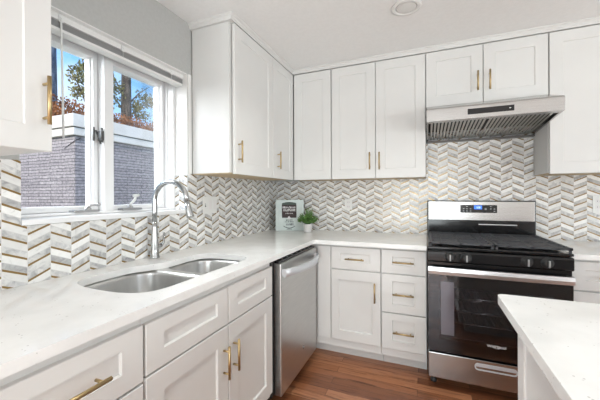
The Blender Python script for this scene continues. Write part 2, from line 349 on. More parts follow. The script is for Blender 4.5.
# crank operators on the sill frame
for yc, kind in ((-1.89, 0), (-1.637, 1)):
    c = MB(); c.box(-.140, -.096, yc - .062, yc + .062, 1.1785, 1.189, .003).lathe([(.016, 1.186), (.016, 1.195), (.010, 1.203)], (-.118, yc + (.015 if kind == 0 else .0), 0))
    h = MB()
    if kind == 0: h.tube([(-.118, yc + .01, 1.20), (-.113, yc + .03, 1.212), (-.108, yc + .055, 1.212)], [.007, .006, .005], 10).lathe([(.008, 1.205), (.011, 1.213), (.008, 1.222)], (-.108, yc + .062, 0))
    else: h.tube([(-.118, yc, 1.20), (-.108, yc - .002, 1.215), (-.098, yc + .012, 1.235), (-.093, yc + .016, 1.252)], [.008, .007, .008, .006], 10).cyl((-.096, yc + .002, 1.258), (-.090, yc + .034, 1.262), .008)
    cr_ = c.build('crank', M['nickel'], win); h.build('crank_handle', M['plastic' if kind else 'nickel'], cr_)
# casement latch on the mullion side
l = MB(); l.tube([(-.150, -1.822, 1.615), (-.150, -1.822, 1.545)], .0055, 8).tube([(-.135, -1.790, 1.615), (-.135, -1.789, 1.54)], .0055, 8).tube([(-.145, -1.815, 1.60), (-.135, -1.795, 1.53)], .0045, 8).box(-.168, -.128, -1.79, -1.782, 1.55, 1.60)
l.build('latch', M['darkmetal'], win)

w = MB(); w.box(-.104, -.001, oy1 - .006, oy1 - .0008, 1.392, oz1 - .006).box(-.104, -.001, oy0 + .0008, oy1 - .0008, oz1 - .0055, oz1 - .0005)
w.box(.0005, .004, oy1 + .001, -1.274, 1.396, 2.055)
w.build('jamb_liner', M['trim'], win)
# raised mini blind
bl = thing('window_blind', (-.05, -1.755, 2.05), 'raised white slatted blind bunched at top of the window over the sink', 'blind')
MB().box(-.085, -.028, oy0 + .006, oy1 - .006, 2.022, 2.052, .003).build('headrail', M['trim'], bl)
s_ = MB()
for k in range(9): s_.box(-.078, -.034, oy0 + .01, oy1 - .01, 1.992 + k * .0032, 1.9935 + k * .0032)
s_.build('slat_stack', M['shaded_slat'], bl)
MB().box(-.082, -.030, oy0 + .01, oy1 - .01, 1.976, 1.990, .004).build('bottom_rail', M['trim'], bl)
for y in (-2.045, -1.75, -1.42):
    MB().box(-.0275, -.022, y - .009, y + .009, 2.014, 2.046, .0015).cyl((-.024, y, 2.034), (-.018, y, 2.034), .005, seg=10).cyl((-.024, y, 2.02), (-.024, y, 1.976), .0012, seg=6).build('bracket', M['plastic'], bl)
MB().tube([(-.02, -2.05, 2.03), (-.015, -2.05, 2.0), (-.012, -2.045, 1.51)], [.002, .004, .0045], 8).build('wand', M['plastic'], bl)

# ------------------------------------------------------------------ outdoors
struct(MB().box(-40, -.35, -25, 40, -.5, -.4).build('ground', M['ground']))
ob = thing('brick_outbuilding', (-8, 5, -.4), 'grey painted brick outbuilding with white parapet boards outside the window', 'building')
MB().box(-9.6, -6.0, 1.65, 9.5, -.4, 2.70).build('wall', M['brick'], ob)
MB().box(-9.7, -5.93, 1.58, 9.57, 2.66, 2.83, .01).build('fascia_board', M['fascia'], ob)
MB().box(-9.7, -5.90, 1.55, 9.6, 2.85, 3.14, .01).build('parapet_board', M['fascia'], ob)
MB().box(-9.65, -5.945, 1.595, 9.55, 2.83, 2.85).build('shadow_joint', M['gap'], ob)
MB().tube([(-5.99, 1.78, 2.62), (-5.97, 1.72, 2.58), (-6.0, 1.645, 2.53), (-6.35, 1.63, 2.38)], .008, 6).build('cable', M['blackp'], ob)
def leaves(mb, c, rad, n, size, sq=(1, 1, 1)):
    for _ in range(n):
        d = Vector((random.gauss(0, 1), random.gauss(0, 1), random.gauss(0, 1))); d.normalize(); d *= random.random() ** .45 * rad
        p = Vector(c) + Vector((d.x * sq[0], d.y * sq[1], d.z * sq[2]))
        a = Vector((random.gauss(0, 1), random.gauss(0, 1), random.gauss(0, 1))).normalized(); b_ = a.orthogonal().normalized(); s_ = size * random.uniform(.6, 1.3)
        q = [p - a * s_, p + b_ * s_ * .5, p + a * s_, p - b_ * s_ * .5]
        mb.bm.faces.new([mb.bm.verts.new(v) for v in q])
def tree(base, h, r, lean, label, clusters, m_leaf, m_bark, limbs, lsz=.10, n=90, name='tree'):
    t = thing(name, base, label, 'tree', 'trees beyond the outbuilding'); b0 = Vector(base)
    MB().tube([b0, b0 + Vector((lean[0] * .3, lean[1] * .3, h * .4)), b0 + Vector((lean[0] * .7, lean[1] * .6, h * .75)), b0 + Vector((*lean, h))], [r * 1.15, r, r * .85, r * .6], 12).build('trunk', m_bark, t)
    if limbs:
        w = MB()
        for p, q, rr in limbs:
            p, q = Vector(p), Vector(q); mid = (p + q) / 2 + Vector((random.uniform(-.2, .2), random.uniform(-.2, .2), .15)); w.tube([p, mid, q], [rr, rr * .7, rr * .3], 7)
        w.build('branches', m_bark, t)
    w = MB()
    for c, rad, k in clusters: leaves(w, c, rad, int(n * k), lsz)
    w.build('leaves', m_leaf, t, keep=True)
# bushy tree seen in the left casement
cl = [((-12, 5.55 + random.uniform(-.35, .9), random.uniform(5.4, 7.2)), random.uniform(.25, .42), random.uniform(.35, .7)) for _ in range(15)]
cl = [c for c in cl if not (c[0][1] < 5.4 and c[0][2] > 6.5)]
tree((-12.4, 6.3, -.4), 7.2, .12, (.2, -.3), 'loose olive-leaved tree seen in the left pane', cl, M['leafg'], M['bark'],
     [((-12.2, 6.1, 4.6), (-12, 5.3, 6.2), .06), ((-12.2, 6.1, 5.0), (-12, 6.3, 7.4), .05), ((-12.1, 6.05, 5.2), (-12, 5.6, 7.1), .045), ((-12.1, 6.0, 5.4), (-11.9, 6.9, 6.9), .04)], .075, 130)
cl = [((-13.6, random.choice((random.uniform(7.8, 8.65), random.uniform(9.15, 10.6))), random.uniform(5.6, 7.6)), random.uniform(.25, .45), random.uniform(.3, .65)) for _ in range(20)]
tree((-13.6, 8.9, -.4), 10.5, .28, (.0, .05), 'tall straight brown trunk with thin olive leaves seen in the right pane', cl, M['leafg'], M['bark'],
     [((-13.6, 8.9, 5.7), (-13.6, 7.9, 7.1), .05), ((-13.6, 8.9, 6.1), (-13.5, 10.3, 7.6), .05), ((-13.6, 8.9, 6.5), (-13.6, 8.1, 8.3), .04), ((-13.6, 8.9, 5.4), (-13.6, 10.2, 6.6), .04)], .075, 130)
tree((-12.7, 4.6, -.4), 10.5, .42, (0, .05), 'thick blue-grey tree trunk at the left edge of the window', [((-12.7, 4.4, 10.4), .9, 1)], M['leafg'], M['bluebark'], None, .09, 100)
hd = MB()
for i in range(26): leaves(hd, (-10.6 + random.uniform(-.1, .1), 3.0 + i * .24, 3.65 + random.uniform(0, .3)), .95, 800, .055, (.4, 1, 1.05))
tag(hd.build('autumn_hedge', M['leafo'], keep=True), 'rust-orange autumn foliage rising just above the white parapet', 'hedge')

# ------------------------------------------------------------------ cabinetry
def side(ax):     # maps (u, v, w): along the wall, up, out from the wall
    return (lambda u, v, w_: (w_, u, v)) if ax == 'L' else ((lambda u, v, w_: (u, -w_, v)) if ax == 'B' else (lambda u, v, w_: (ISX - w_, u, v)))
ISX = 1.735
def shaker(mb, P, u0, u1, v0, v1, w0, w1, su=.072, sv0=.075, sv1=.072, rec=.009):
    c = .002; d = .0035
    rings = [(u0, u1, v0, v1, w0), (u0, u1, v0, v1, w1 - c), (u0 + c, u1 - c, v0 + c, v1 - c, w1), (u0 + su, u1 - su, v0 + sv0, v1 - sv1, w1), (u0 + su + d, u1 - su - d, v0 + sv0 + d, v1 - sv1 - d, w1 - rec)]
    R_ = [[mb.bm.verts.new(P(*q, r[4])) for q in ((r[0], r[2]), (r[1], r[2]), (r[1], r[3]), (r[0], r[3]))] for r in rings]
    for A, B in zip(R_, R_[1:]):
        for i in range(4): mb.bm.faces.new((A[i], A[(i + 1) % 4], B[(i + 1) % 4], B[i]))
    mb.bm.faces.new(R_[0]); mb.bm.faces.new(R_[-1]); return mb
def handle(P, u, v, w_, length, vert, parent):
    mb = MB(); h = length / 2; so_ = .030
    A, B = ((u, v - h), (u, v + h)) if vert else ((u - h, v), (u + h, v))
    mb.cyl(P(*A, w_ + so_), P(*B, w_ + so_), .006, seg=14)
    for k in (-1, 1):
        q = (u, v + k * (h - .022)) if vert else (u + k * (h - .022), v)
        mb.cyl(P(*q, w_ + .0003), P(*q, w_ + so_), .0045, seg=10)
    return mb.build('handle', M['brass'], parent)
def pbox(mb, P, u0, u1, v0, v1, w0, w1, bev=0):
    a, b_ = P(u0, v0, w0), P(u1, v1, w1)
    mb.box(min(a[0], b_[0]), max(a[0], b_[0]), min(a[1], b_[1]), max(a[1], b_[1]), min(a[2], b_[2]), max(a[2], b_[2]), bev); return mb
FW = .63; BW = .612
def front(kind, name, P, u0, u1, v0, v1, parent, hd_=None, w1=FW, **kw):
    mb = shaker(MB(), P, u0, u1, v0, v1, w1 - .019, w1, **kw); o = mb.build(name, M['cab'], parent)
    if hd_: handle(P, hd_[0], hd_[1], w1, hd_[3], hd_[2], o)
    return o
DR = dict(sv0=.058, sv1=.048)
PL, PB = side('L'), side('B')

# sink base: hollow so that the bowls fit
def base_body(P, u0, u1, parent, toe, hollow=False, back=.003):
    mb = MB()
    if hollow:
        pbox(mb, P, u0, u0 + .018, .105, .8835, back, BW - .018); pbox(mb, P, u1 - .018, u1, .105, .8835, back, BW - .018)
        pbox(mb, P, u0 + .018, u1 - .018, .105, .123, back, BW - .018); pbox(mb, P, u0 + .018, u1 - .018, .123, .60, back, back + .008)
        pbox(mb, P, u0, u1, .66, .8835, BW - .018, BW - .001); pbox(mb, P, u0, u1, .105, .15, BW - .018, BW - .001)
        pbox(mb, P, u0, u0 + .035, .15, .66, BW - .018, BW - .001); pbox(mb, P, u1 - .035, u1, .15, .66, BW - .018, BW - .001)
    else: pbox(mb, P, u0, u1, .105, .8835, back, BW - .001)
    o = mb.build('cabinet_body', M['cab'], parent)
    tk = MB(); pbox(tk, P, u0, u1, .0, .105, back, toe); tk.build('toe_kick', M['gap'] if P is PL else M['cab'], parent)
    return o
G1 = 'white shaker base cabinets'; G2 = 'white shaker wall cabinets'
c = thing('sink_cabinet', (.32, -1.755, 0), 'white shaker cabinet under the double sink with two brass-handled doors', 'cabinet', G1)
base_body(PL, -2.186, -1.328, c, .54, True)
front('d', 'false_drawer_front', PL, -2.182, -1.752, .690, .852, c, **DR); front('d', 'false_drawer_front', PL, -1.746, -1.331, .690, .852, c, **DR)
front('d', 'door', PL, -2.182, -1.752, .135, .683, c, (-1.785, .537, True, .14)); front('d', 'door', PL, -1.746, -1.331, .135, .683, c, (-1.712, .539, True, .14))
c = thing('drawer_cabinet', (.32, -2.42, 0), 'white shaker drawer cabinet left of the sink doors, brass bar on its top drawer', 'cabinet', G1)
base_body(PL, -2.655, -2.188, c, .54)
for v0, v1 in ((.680, .855), (.412, .672), (.135, .404)): front('d', 'drawer', PL, -2.651, -2.192, v0, v1, c, (-2.418, (v0 + v1) / 2, False, .2), **DR)
c = thing('corner_cabinet', (.72, -.3, 0), 'white shaker cabinet between dishwasher and drawers, one door below one drawer', 'cabinet', G1)
base_body(PB, .04, 1.139, c, .50)
front('d', 'drawer', PB, .770, 1.136, .702, .868, c, (.953, .783, False, .14), **DR)
front('d', 'door', PB, .770, 1.136, .165, .694, c, (1.098, .553, True, .14), su=.058)
fl = MB(); pbox(fl, PB, .662, .764, .165, .868, BW, FW - .004, .001); fl.build('filler_panel', M['cab'], c)
c = thing('drawer_cabinet', (1.293, -.3, 0), 'white shaker cabinet of three stacked drawers left of the range', 'cabinet', G1)
base_body(PB, 1.141, 1.444, c, .50)
for v0, v1 in ((.702, .868), (.425, .694), (.165, .417)): front('d', 'drawer', PB, 1.145, 1.440, v0, v1, c, (1.292, (v0 + v1) / 2, False, .14), **DR)
c = thing('drawer_cabinet', (2.6, -.3, 0), 'white shaker base cabinet right of the range behind the island', 'cabinet', G1)
base_body(PB, 2.211, 3.0, c, .50)
for u0, u1 in ((2.215, 2.603), (2.609, 2.997)):
    front('d', 'drawer', PB, u0, u1, .702, .868, c, ((u0 + u1) / 2, .783, False, .14), **DR)
    front('d', 'door', PB, u0, u1, .165, .694, c, None)

# wall cabinets
UF = .3285
def upper(P, u0, u1, v0, label, loc, doors, name='wall_cabinet', v1=2.353, under='tan'):
    c = thing(name, loc, label, 'cabinet', G2)
    mb = MB(); pbox(mb, P, u0, u1, v0 + .008, v1, .009, UF - .028); mb.build('cabinet_body', M['cab'], c)
    mb = MB(); pbox(mb, P, u0 + .004, u1 - .004, v0 + .002, v0 + .008, .012, UF - .028); mb.build('underside', M[under], c)
    for a, b_, h in doors:
        front('d', 'door', P, a, b_, v0, 2.345, c, h, w1=UF, rec=.005)
    return c
upper(PL, -1.272, -.729, 1.395, 'white wall cabinet nearest the window with one wide brass-handled door', (.16, -1.0, 1.395), [(-1.250, -.731, (-1.213, 1.538, True, .14))])
upper(PL, -.727, -.33, 1.395, 'narrow-looking white wall cabinet in the left corner, brass handle on its left', (.16, -.5, 1.395), [(-.724, -.332, (-.653, 1.540, True, .14))])
upper(PB, .332, .684, 1.395, 'plain white corner wall cabinet with no handle above the book and plant', (.5, -.16, 1.395), [(.334, .681, None)])
upper(PB, .686, 1.440, 1.395, 'white double-door wall cabinet left of the range hood', (1.06, -.16, 1.395), [(.688, 1.058, (1.015, 1.537, True, .14)), (1.062, 1.438, (1.092, 1.534, True, .14))])
upper(PB, 1.442, 2.208, 1.930, 'short white double-door wall cabinet directly above the range hood', (1.82, -.16, 1.93), [(1.444, 1.822, (1.789, 2.078, True, .14)), (1.827, 2.206, (1.864, 2.076, True, .14))])
upper(PB, 2.210, 2.97, 1.395, 'white wall cabinet right of the range hood reaching out of frame', (2.6, -.16, 1.395), [(2.213, 2.588, None), (2.592, 2.967, None)])
upper(PL, -2.90, -2.271, 1.40, 'white wall cabinet in the left foreground beside the window, brass handle by its edge', (.16, -2.6, 1.40), [(-2.898, -2.275, (-2.298, 1.556, True, .15))], under='cab')

# worktops
def smooth_loop(pts, n=6):
    out = []; m_n = len(pts)
    for i in range(m_n):
        p0, p1, p2, p3 = [Vector(pts[(i + k - 1) % m_n]) for k in range(4)]
        for j in range(n):
            t = j / n; out.append(tuple(.5 * ((2 * p1) + (-p0 + p2) * t + (2 * p0 - 5 * p1 + 4 * p2 - p3) * t * t + (-p0 + 3 * p1 - 3 * p2 + p3) * t ** 3)))
    return out
cut = smooth_loop([(.545, -2.02), (.546, -1.85), (.546, -1.65), (.543, -1.49), (.515, -1.425), (.45, -1.398), (.36, -1.394), (.27, -1.40), (.215, -1.437), (.198, -1.51), (.20, -1.60), (.198, -1.68), (.168, -1.755), (.128, -1.83), (.121, -1.93), (.128, -2.04), (.165, -2.10), (.25, -2.126), (.36, -2.130), (.45, -2.122), (.515, -2.092)])
ic = [(.6414 + .03 - .03 * math.cos(a), -.6632 - .03 + .03 * math.sin(a)) for a in [0, .4, .8, 1.2, 1.5708]]
outer = [(.0005, -.0005), (.0005, -2.66), (.6414, -2.66)] + ic + [(1.444, -.6632), (1.444, -.0005)]
tag(MB().slab(outer, [cut], .884, .914).build('countertop', M['quartz'], bevel=.002), 'long L-shaped white speckled quartz worktop running from the sink round to the range', 'countertop')
tag(MB().box(2.211, 3.0, -.6632, -.009, .884, .914).build('countertop', M['quartz'], bevel=.002), 'short white quartz worktop right of the range', 'countertop')
# double bowl sink
sk = thing('double_sink', (.34, -1.75, .69), 'stainless steel double-bowl undermount sink in the white worktop', 'sink')
def rrect(x0, x1, y0, y1, r, n=7):
    out = []
    for cx_, cy_, a0 in ((x1 - r, y1 - r, 0), (x0 + r, y1 - r, 90), (x0 + r, y0 + r, 180), (x1 - r, y0 + r, 270)):
        for k in range(n + 1):
            a = math.radians(a0 + 90 * k / n); out.append((cx_ + r * math.cos(a), cy_ + r * math.sin(a)))
    return out
bowls = [(.116, .553, -2.138, -1.732, .085), (.188, .553, -1.702, -1.388, .08)]
MB().slab(rrect(.095, .575, -2.158, -1.365, .09), [rrect(*b_) for b_ in bowls], .8805, .8835).build('rim', M['steelv'], sk)
for x0, x1, y0, y1, r in bowls:
    w = MB(); rings = []
    for ins, z in ((0, .882), (.004, .86), (.012, .72), (.02, .70), (.04, .688), (.09, .684)):
        rings.append([w.bm.verts.new((p[0], p[1], z)) for p in rrect(x0 + ins, x1 - ins, y0 + ins, y1 - ins, max(.02, r - ins * .6))])
    for A, B in zip(rings, rings[1:]):
        for i in range(len(A)):
            f = w.bm.faces.new((A[i], A[(i + 1) % len(A)], B[(i + 1) % len(B)], B[i])); f.smooth = True
    w.bm.faces.new(rings[-1]); o = w.build('bowl', M['steelv'], sk)
    so_ = o.modifiers.new('thick', 'SOLIDIFY'); so_.thickness = .0015; so_.offset = 1
    MB().lathe([(.045, .6855), (.045, .688), (.035, .688), (.03, .6865), (.004, .6865)], ((x0 + x1) / 2 - .03, (y0 + y1) / 2, 0)).build('drain', M['chrome'], o)
# faucet
fx, fy = .052, -1.622
fc = thing('faucet', (fx, fy, .914), 'chrome gooseneck pull-down faucet standing behind the sink', 'faucet')
MB().lathe([(.026, .9143), (.026, .920), (.022, .926), (.021, .965), (.0205, .99), (.018, 1.03), (.0145, 1.08), (.0125, 1.12)], (fx, fy, 0)).build('faucet_body', M['chrome'], fc)
pts = [(fx, fy, 1.115), (fx, fy, 1.17), (fx, fy, 1.235)]
for k in range(1, 13):
    a = math.pi * (1 - k / 13); pts.append((fx + .108 + .108 * math.cos(a), fy + .012 * k / 13, 1.235 + .098 * math.sin(a)))
pts += [(fx + .219, fy + .012, 1.215)]
MB().tube(pts, .0135, 18).build('spout', M['chrome'], fc)
MB().tube([(fx + .218, fy + .012, 1.222), (fx + .224, fy + .013, 1.195), (fx + .238, fy + .014, 1.150), (fx + .241, fy + .014, 1.142)], [.0135, .0155, .020, .0185], 20).build('spray_head', M['chrome'], fc)
h = MB().cyl((fx, fy, .972), (fx + .012, fy + .034, .980), .012).tube([(fx + .012, fy + .034, .980), (fx + .016, fy + .046, .995), (fx + .014, fy + .052, 1.05)], [.010, .007, .0055], 12)
h.build('lever', M['chrome'], fc)

# ------------------------------------------------------------------ dishwasher
dw = thing('dishwasher', (.34, -.99, 0), 'stainless steel dishwasher with a curved bar handle left of the corner', 'dishwasher')
MB().box(.05, .615, -1.318, -.669, .09, .878).build('tub', M['blackp'], dw)
MB().box(.10, .55, -1.31, -.675, .0, .09).build('toe_kick', M['blackp'], dw)
d = MB().box(.617, .662, -1.284, -.672, .085, .858, .004).build('door', M['steeldw'], dw)
MB().box(.620, .650, -1.282, -.674, .8585, .872, .002).build('control_strip', M['black'], d)
for k in range(7): MB().box(.632, .640, -1.22 + k * .075, -1.205 + k * .075, .8722, .8726).build('button', M['plastic'], d)
n = 15; hb = MB(); rings = []
for i in range(n):
    t = i / (n - 1); y = -1.266 + t * .580; x = .674 + .058 * math.sin(math.pi * t) ** .7
    rings.append([hb.bm.verts.new(p) for p in ((x, y, .776), (x + .010, y, .780), (x + .014, y, .800), (x + .010, y, .822), (x, y, .826), (x - .004, y, .80))])
for A, B in zip(rings, rings[1:]):
    for i in range(6):
        f = hb.bm.faces.new((A[i], A[(i + 1) % 6], B[(i + 1) % 6], B[i])); f.smooth = True
hb.bm.faces.new(rings[0]); hb.bm.faces.new(rings[-1])
hb.box(.660, .676, -1.264, -1.246, .78, .822, .003).box(.660, .676, -.706, -.688, .78, .822, .003)
hb.build('handle', M['silver'], d)
MB().lathe([(.0125, .6623), (.0125, .6632), (.010, .6636)], (0, -.935, .216), 'x').build('badge', M['blackp'], d)
w = MB(); w.lathe([(.0095, .6637), (.0095, .6641)], (0, -.935, .216), 'x').build('badge_ring', M['nickel'], d)

# ------------------------------------------------------------------ range
X0, X1 = 1.449, 2.205; XM = (X0 + X1) / 2
rg = thing('gas_range', (XM, -.38, 0), 'stainless and black freestanding gas range with glass oven door', 'range')
b_ = MB().box(X0, X1, -.655, -.03, .055, .32).box(X0, X1, -.655, -.03, .66, .905).box(X0, X0 + .07, -.655, -.03, .32, .66).box(X1 - .07, X1, -.655, -.03, .32, .66).box(X0 + .07, X1 - .07, -.15, -.03, .32, .66)
b_.build('body', M['black'], rg)
w = MB(); w.box(X0 + .0705, X0 + .073, -.65, -.155, .321, .659).box(X1 - .073, X1 - .0705, -.65, -.155, .321, .659).box(X0 + .073, X1 - .073, -.155, -.152, .321, .659).box(X0 + .073, X1 - .073, -.65, -.155, .321, .324)
w.build('oven_liner', M['enamel'], rg)
for x in (X0 + .035, X1 - .035):
    for y in (-.62, -.10): MB().lathe([(.020, .0), (.022, .012), (.012, .02), (.012, .056)], (x, y, 0), seg=14).build('foot', M['blackp'], rg)
# drawer with recessed pull
dx0, dx1 = 1.722, 1.935
w = MB(); w.box(X0 + .004, X1 - .004, -.716, -.655, .075, .236, .004)
dr = w.build('drawer', M['steel'], rg)
w = MB(); w.slab([(p[0], p[1]) for p in rrect(dx0 - .006, dx1 + .006, .174, .216, .020, 5)], [rrect(dx0, dx1, .180, .210, .0149, 5)], 0, .004)
for v in w.bm.verts: v.co = Vector((v.co.x, -.7165 - v.co.z, v.co.y))
w.build('pull_bezel', M['silver'], dr)
w = MB(); w.slab(rrect(dx0 + .0005, dx1 - .0005, .1805, .2095, .0145, 5), [], 0, .0015)
for v in w.bm.verts: v.co = Vector((v.co.x, -.7165 - v.co.z, v.co.y))
w.build('pull_recess', M['silver'], dr)
# oven door: frame, glass, cavity with racks
od0, od1 = .250, .822
w = MB()
w.box(X0 + .003, X0 + .035, -.716, -.690, od0, .745, .002).box(X1 - .035, X1 - .003, -.716, -.690, od0, .745, .002).box(X0 + .035, X1 - .035, -.716, -.690, od0, .30).box(X0 + .035, X1 - .035, -.716, -.690, .70, .745)
w.box(X0 + .003, X1 - .003, -.700, -.657, .745, od1, .002)
w.box(X0 + .003, X0 + .07, -.690, -.657, od0, .745).box(X1 - .07, X1 - .003, -.690, -.657, od0, .745).box(X0 + .07, X1 - .07, -.690, -.657, od0, .32).box(X0 + .07, X1 - .07, -.690, -.657, .66, .745)
dd = w.build('oven_door', M['black'], rg)
MB().box(X0 + .004, X1 - .004, -.720, -.7165, od0 + .002, .744).build('door_glass', M['ovenglass'], dd)
w = MB(); n = 13; rings = []
for i in range(n):
    t = i / (n - 1); x = X0 + .004 + t * (X1 - X0 - .008); y = -.742 - .010 * math.sin(math.pi * t)
    rings.append([w.bm.verts.new(q) for q in ((x, y + .012, .748), (x, y, .750), (x, y - .004, .772), (x, y, .795), (x, y + .012, .798))])
for A, B in zip(rings, rings[1:]):
    for i in range(5): w.bm.faces.new((A[i], A[(i + 1) % 5], B[(i + 1) % 5], B[i]))
w.bm.faces.new(rings[0]); w.bm.faces.new(rings[-1])
w.box(X0 + .006, X0 + .03, -.735, -.7005, .752, .794).box(X1 - .03, X1 - .006, -.735, -.7005, .752, .794)
w.build('handle', brushed('handle_steel', (.70, .69, .70), .3, (1, 1, 60)), dd)
for z in (.585, .50, .42):
    w = MB(); xa, xb = X0 + .078, X1 - .078
    for y in (-.645, -.40, -.17): w.cyl((xa, y, z), (xb, y, z), .003, seg=8)
    for k in range(22): w.cyl((xa + .01 + k * (xb - xa - .02) / 21, -.645, z + .003), (xa + .01 + k * (xb - xa - .02) / 21, -.17, z + .003), .0016, seg=6)
    w.build('rack', M['chrome'], rg)
MB().box(X0 + .078, X0 + .155, -.7145, -.7135, .36, .742).build('added_pale_strip', M['white'], dd)  # white sheet added for an unidentified pale strip behind the glass
# control panel
w = MB(); w.prism([(-.655, .824), (-.714, .824), (-.722, .832), (-.722, .888), (-.712, .898), (-.655, .898)], 'x', X0, X1); cp = w.build('control_panel', M['black'], rg, bevel=.002)
for x in (1.580, 1.672, 1.985, 2.082):
    k = MB().lathe([(.030, -.7222), (.030, -.726), (.024, -.729), (.021, -.748), (.018, -.751)], (x, 0, .862), 'y').build('knob', M['blackp'], rg)
    MB().box(x - .004, x + .004, -.760, -.7505, .842, .882, .002).build('grip', M['nickel'], k)
    MB().lathe([(.032, -.7221), (.032, -.7235), (.0305, -.7235)], (x, 0, .862), 'y').build('knob_ring', M['blackp'], k)
# cooktop, burners, grates
MB().box(X0 - .001, X1 + .001, -.716, -.085, .9055, .922, .005).build('cooktop', M['black'], rg)
for x in (XM - .21, XM + .21):
    for y in (-.24, -.54):
        bn = MB().lathe([(.045, .9222), (.045, .930), (.030, .932), (.030, .936), (.004, .936)], (x, y, 0)).build('burner', M['iron'], rg)
        MB().lathe([(.05, .9223), (.052, .925), (.046, .927)], (x, y, 0)).build('burner_ring', M['nickel'], bn)
for i, (a, c_) in enumerate(((X0 + .012, XM - .003), (XM + .003, X1 - .002))):
    w = MB(); y0, y1 = -.712, -.098; z0, z1 = .938, .952
    for x in (a, a + .06, (a + c_) / 2 - .008, c_ - .076, c_ - .016): w.box(x, x + .016, y0, y1, z0, z1, .002, 1)
    for k in range(9): w.box(a, c_, y0 + k * (y1 - y0 - .02) / 8, y0 + k * (y1 - y0 - .02) / 8 + .02, z0 + .001, z1 + .001, .002, 1)
    for k in range(9):
        yy = y0 + k * (y1 - y0 - .02) / 8 + .04
        if k < 8 and k not in (2, 6): w.box(a + .03, c_ - .03, yy, yy + .02, z0, z1)
    for x in (a + .002, c_ - .016):
        for y in (y0 + .004, (y0 + y1) / 2, y1 - .016): w.box(x, x + .012, y, y + .012, .9222, z0)
    w.build('grate', M['iron'], rg)
# backguard
w = MB(); w.box(X0, X1, -.078, -.03, .906, 1.208, .006); bgd = w.build('backguard', M['black'], rg)
MB().box(X0 + .012, X1 - .010, -.0815, -.0785, 1.052, 1.200, .001).build('steel_panel', M['steel'], bgd)
w = MB(); w.slab(rrect(1.697, 1.953, 1.112, 1.174, .006, 3), [], 0, .002)
for v in w.bm.verts: v.co = Vector((v.co.x, -.0818 - v.co.z, v.co.y))
ds = w.build('display', M['black'], bgd)
MB().box(1.795, 1.850, -.0843, -.0840, 1.140, 1.170).build('clock_screen', M['led'], ds)
def seg7(mb, x, z, s_, digit, y):
    SEG = {'a': (0, 1, 1, 1), 'b': (1, .5, 1, 1), 'c': (1, 0, 1, .5), 'd': (0, 0, 1, 0), 'e': (0, 0, 0, .5), 'f': (0, .5, 0, 1), 'g': (0, .5, 1, .5)}
    for ch in digit:
        p = SEG[ch]; xa, za, xb, zb = x + p[0] * s_ * .55, z + p[1] * s_, x + p[2] * s_ * .55, z + p[3] * s_; t = s_ * .07
        mb.box(min(xa, xb) - t, max(xa, xb) + t, y, y + .0002, min(za, zb) - t, max(za, zb) + t)
w = MB()
for i, dg in enumerate(('bc', 'abged', 'abcdefg')): seg7(w, 1.808 + i * .0115, 1.149, .011, dg, -.0846)
w.build('clock_digits', M['ledtxt'], ds)
for x in (1.716, 1.740, 1.765, 1.905, 1.93):
    for z in (1.124, 1.142, 1.16):
        if random.random() < .8: MB().box(x, x + .010, -.0841, -.0839, z, z + .003).build('button_mark', M['nickel'], ds)
MB().lathe([(.008, -.0841), (.008, -.0839)], (1.876, 0, 1.142), 'y', 14).build('start_button', M['darkmetal'], ds)
w = MB()
for k in range(1): w.box(XM, X1 - .12, -.0795, -.0785, 1.016, 1.024, 0)
w.build('vent_slot', M['nickel'], bgd)
def text(body, loc, size, rot, m_, parent, name, extrude=.0003, align='CENTER'):
    cu = bpy.data.curves.new(name, 'FONT'); cu.body = body; cu.size = size; cu.extrude = extrude; cu.align_x = align; cu.align_y = 'CENTER'
    tmp = bpy.data.objects.new('tmp', cu); C.objects.link(tmp); dg = bpy.context.evaluated_depsgraph_get(); dg.update()
    me = bpy.data.meshes.new_from_object(tmp.evaluated_get(dg)); bpy.data.objects.remove(tmp)
    mt = Matrix.Translation(Vector(loc) - ORG.get(parent.name, Vector())) @ rot.to_4x4(); me.transform(mt); me.materials.clear(); me.materials.append(m_)
    o = bpy.data.objects.new(name, me); C.objects.link(o); o.parent = parent; return o
RB = Matrix(((1, 0, 0), (0, 0, -1), (0, 1, 0)))          # text on a face looking towards -y
text('Whirlpool', (1.832, -.7206, .335), .024, RB, M['white'], dd, 'lettering')
w = MB(); ov = [(1.832 + .020 * math.cos(a) , .333 + .0085 * math.sin(a)) for a in [math.pi * 2 * i / 24 for i in range(25)]]
w.tube([(p[0], -.7207, p[1]) for p in ov], .0006, 5).build('emblem_ring', M['white'], dd)

# ------------------------------------------------------------------ hood
hx0, hx1 = 1.446, 2.205
hd2 = thing('range_hood', (1.825, -.3, 1.71), 'stainless under-cabinet range hood with slanted baffle filters', 'range hood')
# shell: hollow wedge, open below
P_ = [(-.009, 1.928), (-.335, 1.928), (-.592, 1.846), (-.602, 1.836), (-.602, 1.758), (-.585, 1.752)]
w = MB(); w.prism([(-.009, 1.928), (-.335, 1.928), (-.592, 1.846), (-.602, 1.836), (-.602, 1.757), (-.575, 1.755), (-.575, 1.80), (-.33, 1.90), (-.009, 1.90)], 'x', hx0, hx1)
for xa, xb in ((hx0, hx0 + .012), (hx1 - .012, hx1)): w.prism([(-.009, 1.912), (-.33, 1.912), (-.59, 1.825), (-.59, 1.758), (-.009, 1.712)], 'x', xa, xb)
w.prism([(-.575, 1.755), (-.555, 1.7535), (-.555, 1.775), (-.575, 1.775)], 'x', hx0 + .012, hx1 - .012)
w.build('shell', M['steel'], hd2)
MB().prism([(-.009, 1.698), (-.050, 1.701), (-.054, 1.7115), (-.009, 1.7115)], 'x', hx0, hx1).build('rear_lip', M['darkmetal'], hd2)
MB().prism([(-.05, 1.785), (-.55, 1.80), (-.55, 1.803), (-.05, 1.788)], 'x', hx0 + .013, hx1 - .013).build('grease_tray', M['gap'], hd2)
